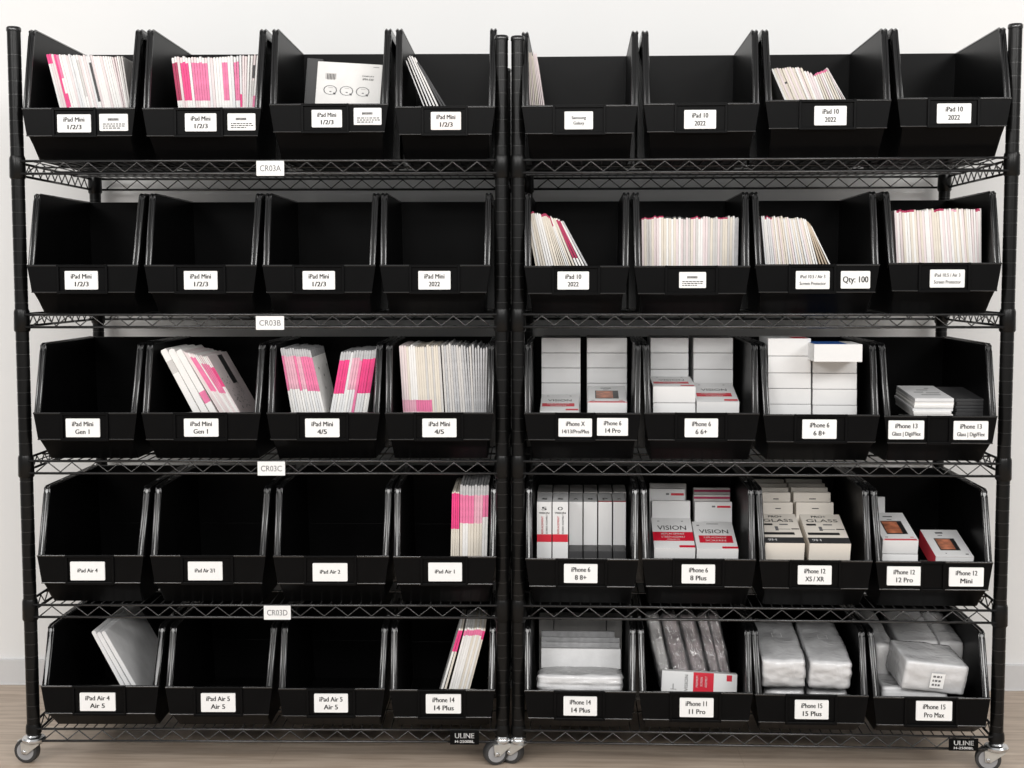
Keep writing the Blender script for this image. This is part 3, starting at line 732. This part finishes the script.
xs = [536.5, 552, 568.5, 583, 597.7, 612.5, 626.5]
for k in range(6):
    fr = k < 2
    carton('D', 4, (xs[k] + .5, 502, xs[k + 1] - .5, 560), .038 if fr else .118, .15, f"upright white box {ordinal(k + 1)} from left, {'with red band,' if fr else 'plain front,'} in {wh('D', 4)}", deco=spine(k), floor=True)
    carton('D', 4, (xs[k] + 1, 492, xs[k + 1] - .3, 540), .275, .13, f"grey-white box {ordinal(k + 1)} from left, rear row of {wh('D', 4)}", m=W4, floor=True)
for k in range(2, 6):  # boxes added to give the dark strip below the recessed uprights
    carton('D', 4, (xs[k] + .5, 551, xs[k + 1] - .5, 585), .034, .078, f"low added charcoal box {ordinal(k - 1)} from left in {wh('D', 4)}", m=DGREY, floor=True)


def tag_lid(T, Fr, S, TT, FT, w, h): Fr(.6, .96, .93, .955, RED); Fr(.46, .55, .935, .955, INKG)
def arc_lid(T, Fr, S, TT, FT, w, h):
    Fr(.3, .62, .70, .712, INKG); Fr(.4, .43, .6, .7, INKG); Fr(.45, .7, .585, .595, RED)


def lid2(T, Fr, S, TT, FT, w, h):
    TT('VISION', .5, .66, .72, .2, INK, .01); T(.0, 1., .24, .53, RED); TT('REPLACEMENT', .5, .46, .58, .08, WINK, .02, .0009); TT('SCREEN ASSEMBLY', .5, .36, .6, .08, WINK, .02, .0009); TT('PREMIUM', .5, .28, .3, .05, WINK, .02, .0009)
    T(.62, 1., .03, .1, RED); T(.15, .2, .88, .9, INKG); T(.75, .8, .88, .9, INKG)


def lid3(T, Fr, S, TT, FT, w, h):
    TT('VISION', .5, .62, .72, .2, INK, .01); T(.1, .92, .22, .48, RED); TT('REPLACEMENT', .5, .40, .56, .08, WINK, .02, .0009); TT('SCREEN', .5, .29, .5, .08, WINK, .02, .0009)
    T(.62, 1., .02, .09, RED); T(.1, .16, .84, .87, INKG); T(.35, .65, .9, .92, INKG)


carton('D', 5, (654, 547, 695, 563), -.005, .17, f"box with wide red lid band, front left in {wh('D', 5)}", tilt=16, deco=lid2)
carton('D', 5, (654, 564, 695, 590), .04, .15, f"white box beneath the front left box in {wh('D', 5)}", floor=True)
for k, (x0, t, x1, y, dc) in enumerate(((652, 502, 691, .185, arc_lid), (649.5, 490, 686, .235, tag_lid), (650, 484.5, 687, .285, None))):
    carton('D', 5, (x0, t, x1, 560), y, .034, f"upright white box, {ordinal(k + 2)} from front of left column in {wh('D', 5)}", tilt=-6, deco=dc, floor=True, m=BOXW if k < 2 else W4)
carton('D', 5, (696.5, 548, 738, 564), -.005, .165, f"box with short red lid panel, front right in {wh('D', 5)}", tilt=14, deco=lid3)
carton('D', 5, (696.5, 565, 738, 590), .04, .15, f"white box beneath the front right box in {wh('D', 5)}", floor=True)
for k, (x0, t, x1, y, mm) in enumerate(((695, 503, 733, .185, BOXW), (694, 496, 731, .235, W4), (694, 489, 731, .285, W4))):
    carton('D', 5, (x0, t, x1, 560), y, .034, f"upright white box, {ordinal(k + 2)} from front of right column in {wh('D', 5)}", tilt=-6, deco=tag_lid if k == 0 else (lambda T, Fr, S, TT, FT, w, h: Fr(0, 1, .955, .98, DPINK)), floor=True, m=mm)


def glass_lid(T, Fr, S, TT, FT, w, h):
    TT('PRO+', .45, .90, .36, .1, INK, .015); TT('GLASS', .5, .76, .78, .14, INK, .01); T(.08, .32, .60, .66, INK); T(.5, .72, .61, .65, INKG); T(.36, .44, .42, .56, INKG); T(.44, .75, .46, .475, INKG); T(.78, .98, .46, .49, INK)
    T(.04, .82, .28, .36, INK); T(.0, 1., .0, .19, DGREY); TT('9H', .2, .1, .22, .1, WINK, .02, .0009)
    Fr(.0, 1., .12, .13, W4)


carton('D', 6, (764.5, 541.5, 804, 562), -.008, .17, f"cream box with black lid print, front left in {wh('D', 6)}", m=BOXC, tilt=15, deco=glass_lid)
carton('D', 6, (764.5, 563, 804, 590), .04, .155, f"cream box beneath the front left box in {wh('D', 6)}", m=BOXC, floor=True)
carton('D', 6, (808.5, 542, 850, 562.5), -.008, .17, f"cream box with black lid print, front right in {wh('D', 6)}", m=BOXC, tilt=15, deco=glass_lid)
carton('D', 6, (808.5, 563.5, 850, 590), .04, .155, f"cream box beneath the front right box in {wh('D', 6)}", m=BOXC, floor=True)
for k, t in enumerate((503.5, 493.5, 488.5, 484.5, 480.5)):
    y = .175 + .043 * k
    dc = (lambda T, Fr, S, TT, FT, w, h: Fr(.42, .6, .925, .935, INK))
    carton('D', 6, (763 - 2.2 * k, t, 794 - 2.2 * k, 560), y, .03, f"upright cream box, {ordinal(k + 2)} from front of left column in {wh('D', 6)}", m=BOXC, tilt=-5, deco=dc if k < 2 else None, floor=True)
    carton('D', 6, (796.5 - 2.6 * k, t, 835 - 2.9 * k, 560), y, .03, f"upright cream box, {ordinal(k + 2)} from front of right column in {wh('D', 6)}", m=BOXC, tilt=-5, deco=dc if k < 2 else None, floor=True)

carton('D', 7, (882, 539, 918, 553.8), .0, .18, f"white box with orange picture lid, upper left in {wh('D', 7)}", tilt=12, deco=picture_lid)
carton('D', 7, (882, 554.6, 918, 570), .0, .165, f"white box just under the upper left one in {wh('D', 7)}")
carton('D', 7, (882, 570.8, 918, 590), .04, .165, f"white box at the floor of left pile in {wh('D', 7)}", floor=True)
carton('D', 7, (874, 498, 887, 560), .23, .034, f"upright white box behind the left pile in {wh('D', 7)}", tilt=-6, floor=True)


def red_side(T, Fr, S, TT, FT, w, h):
    S(0, 1, .0, 1, RED); T(.22, .76, .22, .66, BLK); T(.25, .64, .25, .63, ORANGE, .0007); T(.35, .55, .84, .9, INKG); T(.38, .5, .76, .78, INKG); T(.82, .9, .07, .1, INK); T(.3, .34, .1, .12, INKG); Fr(0, 1, .96, 1, W4)


carton('D', 7, (934.5, 555.5, 973, 572), .0, .165, f"white picture-lid box with red side, right in {wh('D', 7)}", tilt=13, deco=red_side)
carton('D', 7, (934.5, 573, 973, 590), .04, .155, f"white box beneath the red-sided box in {wh('D', 7)}", floor=True)


# top shelf, third bin: large printed box, black folder
def circles(T, Fr, S, TT, FT, w, h):
    Fr0, FT0 = Fr, FT
    def Fr(a, b, c, d, m): Fr0(a, b, .48 + .52 * c, .48 + .52 * d, m)
    def FT(t, u, v, *k, **q): FT0(t, u, .48 + .52 * v, *k, **q)
    h = h * .52
    Fr(.13, .30, .62, .75, W4); FT('||||||', .22, .68, w * .12, h * .14, INK)
    FT('DISPLAY', .79, .72, w * .18, h * .04, INKG); FT('IPM-123', .79, .65, w * .16, h * .06, INK); Fr(.86, .95, .925, .935, INKG); Fr(.5, .9, .085, .09, W4)
    for u in (.22, .47, .72):
        FT('O', u, .36, w * .21, h * .33, INKG, bold=-.028); Fr(u + .05, u + .085, .28, .32, INK); Fr(u - .03, u + .04, .42, .44, W4); Fr(u - .01, u + .02, .33, .35, INKG)


carton('A', 2, (311, 59.5, 376, 107), .05, .03, f"large white box with three printed circles in {wh('A', 2)}", tilt=-9, deco=circles, m=W1, group='box', h=.22, name='display_box')
for o in [bpy.data.objects['display_box']]:
    del o['group']
    o.matrix_basis = o.matrix_basis @ Matrix.Rotation(rad(3.5), 4, 'Y')
o = carton('A', 2, (299, 58, 314, 107), .10, .18, f"black folder standing left of the printed box in {wh('A', 2)}", m=BLK, floor=True, name='folder', cat='folder')
del o['group']; o.matrix_basis = o.matrix_basis @ Matrix.Rotation(rad(5), 4, 'Y')


# ------------------------------------------------------------------ wrapped bundles and bags (bottom shelf)
def pillow(w, d, h, amp, sd, n=9, rnd=.35):
    bm = bmesh.new(); bmesh.ops.create_cube(bm, size=2)
    bmesh.ops.subdivide_edges(bm, edges=bm.edges, cuts=n, use_grid_fill=True)
    for v in bm.verts:
        c = v.co.copy(); m = max(abs(c.x), abs(c.y), abs(c.z)); s = c.normalized() * (1.0 if m else 1)
        p = 7; q = (abs(c.x) ** p + abs(c.y) ** p + abs(c.z) ** p) ** (1 / p)
        k = c.lerp(c / q, rnd * 2.2)
        f = noise.noise(c * 2.3 + Vector((sd, sd * 2, 0))) * amp + noise.noise(c * 6 + Vector((0, sd, sd))) * amp * .45
        v.co = Vector((k.x * w / 2, k.y * d / 2, k.z * h / 2)) + Vector((k.x, k.y, k.z)).normalized() * f
    for f in bm.faces: f.smooth = True
    return bm


def bundle(row, i, quadc, dep, label, tilt=0, yaw=0, roll=0, y=.0, m=BUBW, amp=.003, layers=True, filmm=FILM, deco=None, name='wrapped_bundle', cat='bundle', rnd=.35, h=None):
    """quadc: pixel rectangle of the front face"""
    B = BINS[(row, i)]; r = B['r']; x0, y0, x1, y1 = quadc
    p, q = at(r, x0, y1, y), at(r, x1, y0, y); w, hh = q.x - p.x, h or (q.z - p.z)
    M = RM[r] @ Matrix.Translation(((p.x + q.x) / 2, y, q.z - hh)) @ Matrix.Rotation(rad(yaw), 4, 'Z') @ Matrix.Rotation(rad(tilt), 4, 'X') @ Matrix.Rotation(rad(roll), 4, 'Y') @ Matrix.Translation((0, dep / 2, hh / 2))
    sd = x0 * .37
    bm = pillow(w * .965, dep * .97, hh * .955, amp, sd, rnd=rnd)
    if deco: ml = deco(bm, w, dep, hh, m)
    else: ml = [m]
    o = link(name, bm, ml, M=M)
    link('plastic_film', pillow(w * 1.01, dep * 1.01, hh * 1.015, amp * 1.15, sd, n=15, rnd=rnd), filmm, o)['label'] = 'clear crinkled plastic film'
    return tag(o, label, cat, f"plastic wrapped packets in the {where(row, i).replace(',', ' on the')}")


E_ = lambda i: where('E', i)
# first bin: wrapped roll in front, white cartons leaning behind, bags, rear boxes
bundle('E', 4, (537, 676, 623, 692), .085, f"rolled plastic-wrapped white packet at the front of {E_(4)}", y=-.02, rnd=.45)
carton('E', 4, (541, 651, 621, 700), .085, .03, f"broad white sleeve leaning behind the front packet in {E_(4)}", tilt=-8, floor=True, m=W2, name='cardboard_sleeve', cat='sleeve')
for k, (x0, t, x1, y) in enumerate(((541, 645, 620, .145), (541, 640, 620, .185), (541, 633.5, 615, .225))):
    o = carton('E', 4, (x0, t, x1, 690), y, .02, f"grey filmed packet, {['nearest', 'middle', 'furthest'][k]} behind the white sleeve in {E_(4)}", tilt=-10, floor=True, m=GREYF, name='filmed_packet', cat='packet')
for k, (x0, x1) in enumerate(((539, 553.5), (554, 606), (606.5, 622))):
    carton('E', 4, (x0, 618, x1, 680), .33, .06, f"pale upright box, {['left', 'middle', 'right'][k]} of three at the rear of {E_(4)}", floor=True, m=W4)
# second bin: five bags and a card
for k, (xt, xb, wd, yb) in enumerate(((660, 668.5, 13.5, 669), (676, 688, 16.5, 672), (694, 706, 16.5, 672), (710, 722, 11, 673), (721, 731, 11.5, 675))):
    a = at(1, xb, yb + 20, .075); b = at(1, xt - 7, 612, .125); v = b - a
    w = wd / 350; a.x -= .004
    M = RM[1] @ Matrix.Translation(a) @ Matrix.Rotation(math.atan2(v.x, v.z), 4, 'Y') @ Matrix.Rotation(-math.atan2(v.y, v.z), 4, 'X') @ Matrix.Translation((0, .11, v.length / 2))
    bm = pillow(w * .86, .2, v.length, .002, k * 3.1, rnd=.45)
    o = link('plastic_bag', bm, [BUBP if k else BUBG], M=M)
    link('clear_sleeve', pillow(w * 1.02, .21, v.length * 1.03, .004, k * 2.3 + 9, n=15, rnd=.4), FILMC, o)
    tag(o, f"crinkled clear plastic bag, {ordinal(k + 1)} from left in {E_(5)}, {'grey' if k == 0 else 'pinkish'} contents", 'bag', 'clear bags in the second bottom-shelf bin')


def card_deco(T, Fr, S, TT, FT, w, h):
    Fr0, FT0 = Fr, FT
    def Fr(a, b, c, d, m): Fr0(a, b, .56 + .44 * c, .56 + .44 * d, m)
    def FT(t, u, v, *k): FT0(t, u, .56 + .44 * v, *k)
    h = h * .44
    Fr(.42, .69, 0, 1, RED); FT('VISION', .33, .52, h * .72, .012, INK, .01, .0007, 90); FT('PREMIUM', .47, .6, h * .5, .008, WINK, .02, .0009, 90); FT('SCREEN', .53, .6, h * .4, .008, WINK, .02, .0009, 90); FT('ASSEMBLY', .59, .6, h * .5, .008, WINK, .02, .0009, 90)
    Fr(.86, .93, .68, .95, RED); Fr(.15, .16, .2, .45, INKG); Fr(.12, .2, .2, .22, INKG)


o = carton('E', 5, (660, 674.5, 736, 700), .028, .03, f"red-blocked white box standing before the bags in {E_(5)}", tilt=-8, deco=card_deco, floor=True)
del o['group']; o.matrix_basis = o.matrix_basis @ Matrix.Rotation(rad(2.5), 4, 'Y')


# third bin: two long bundles on lower ones
def window_mark(bm, w, d, h, m):
    e = h / 2 + .0062
    for (x0, x1, y0, y1) in ((-.012, .012, .0, .001), (-.012, .012, .022, .023), (-.012, -.011, 0, .023), (.011, .012, 0, .023)):
        quad(bm, [(x0, y0, e), (x1, y0, e), (x1, y1, e), (x0, y1, e)], 1)
    return [m, WINK]


bundle('E', 6, (762, 660, 806, 687.5), .26, f"large plastic-wrapped white bundle, left of the two in {E_(6)}", tilt=10, y=-.01, amp=.0028, deco=window_mark, roll=-1, rnd=.16)
bundle('E', 6, (808.5, 662, 851, 689.5), .26, f"large plastic-wrapped white bundle, right of the two in {E_(6)}", tilt=10, y=-.01, amp=.0028, deco=window_mark, roll=2, rnd=.16)
bundle('E', 6, (764, 689, 806, 712), .24, f"wrapped packet under the left bundle in {E_(6)}", y=.02, amp=.002)
bundle('E', 6, (808, 691, 849, 714), .24, f"wrapped packet under the right bundle in {E_(6)}", y=.02, amp=.002)


# fourth bin: jumbled bundles
def sticker(bm, w, d, h, m):
    e = -d / 2 - .0045
    cx, cz, s = .004, -h * .06, .0175
    quad(bm, [(cx - s, e, cz - s * 1.1), (cx + s, e, cz - s * 1.1), (cx + s, e, cz + s * 1.1), (cx - s, e, cz + s * 1.1)], 1)
    rr = random.Random(2)
    for k in range(3):
        z = cz + s * .62 - k * s * .62
        x = cx - s * .7
        while x < cx + s * .55:
            l = rr.uniform(.003, .007); quad(bm, [(x, e - .0004, z - .0026), (x + l, e - .0004, z - .0026), (x + l, e - .0004, z + .0026), (x, e - .0004, z + .0026)], 2); x += l + .0025
    return [m, CARD, INKG]


bundle('E', 7, (882, 688, 948, 699), .2, f"flat white packet lying lowest at the left in {E_(7)}", y=-.005, amp=.001, rnd=.12)
bundle('E', 7, (884, 700, 952, 714), .2, f"white packet beneath the flat lowest-left one in {E_(7)}", y=.02, amp=.001, rnd=.12)
bundle('E', 7, (900, 663, 966, 692), .14, f"large wrapped bundle with white sticker lying across {E_(7)}", y=-.015, tilt=8, yaw=5, roll=7, amp=.002, deco=sticker, rnd=.13)
bundle('E', 7, (874, 643, 893, 668), .26, f"tall grey-white bundle against the left wall in {E_(7)}", y=.12, tilt=7, m=BUBG, amp=.002, rnd=.2, h=.13)
bundle('E', 7, (897, 640, 938, 664), .22, f"rear grey-white bundle behind the stickered one in {E_(7)}", y=.16, tilt=8, m=BUBG, amp=.0015, rnd=.15, h=.12)
bundle('E', 7, (938.5, 641, 962, 664), .22, f"rear right grey-white bundle behind the stickered one in {E_(7)}", y=.16, tilt=8, m=BUBG, amp=.0015, rnd=.15, h=.12)

# ------------------------------------------------------------------ light
def area(name, loc, rot, sx, sy, power, col=(1, 1, 1)):
    l = bpy.data.lights.new(name, 'AREA'); l.shape = 'RECTANGLE'; l.size = sx; l.size_y = sy; l.energy = power; l.color = col
    o = bpy.data.objects.new(name, l); C.objects.link(o); o.location = loc; o.rotation_euler = rot
    return o


for x in (-1.7, 1.25, 4.2):
    d = Vector((1.25 + (x - 1.25) * .35, .3, .75)) - Vector((x, -4.7, 3.1))
    area('ceiling_or_fill_light', (x, -4.7, 3.1), d.to_track_quat('-Z', 'Y').to_euler(), 2.0, 1.1, 91, (1, .985, .965))
for x, tx in ((-2.1, -.6), (4.6, 3.1)):  # added fill pair, brightens the sides of the wall and the floor
    d = Vector((tx, WALL_Y, .3)) - Vector((x, -1.9, 2.9))
    area('ceiling_or_fill_light', (x, -1.9, 2.9), d.to_track_quat('-Z', 'Y').to_euler(), 1.2, .6, 20, (1, .985, .965))
w = bpy.data.worlds.new('room_light'); SC.world = w; w.use_nodes = True
w.node_tree.nodes['Background'].inputs[0].default_value = (1, .99, .975, 1)
w.node_tree.nodes['Background'].inputs[1].default_value = .44

# ------------------------------------------------------------------ camera
cd = bpy.data.cameras.new('camera'); cam = bpy.data.objects.new('camera', cd); C.objects.link(cam)
R = Matrix((RT, UP, -fwd)).transposed().to_4x4()
cam.matrix_world = Matrix.Translation(CAM) @ R
cd.sensor_fit = 'HORIZONTAL'; cd.sensor_width = 36; cd.lens = F * 36 / 1024; cd.clip_start = .05
SC.camera = cam
SC.view_settings.view_transform = 'Standard'; SC.view_settings.look = 'None'; SC.view_settings.gamma = 1; SC.view_settings.use_curve_mapping = False
SC.view_settings.exposure = 0.0
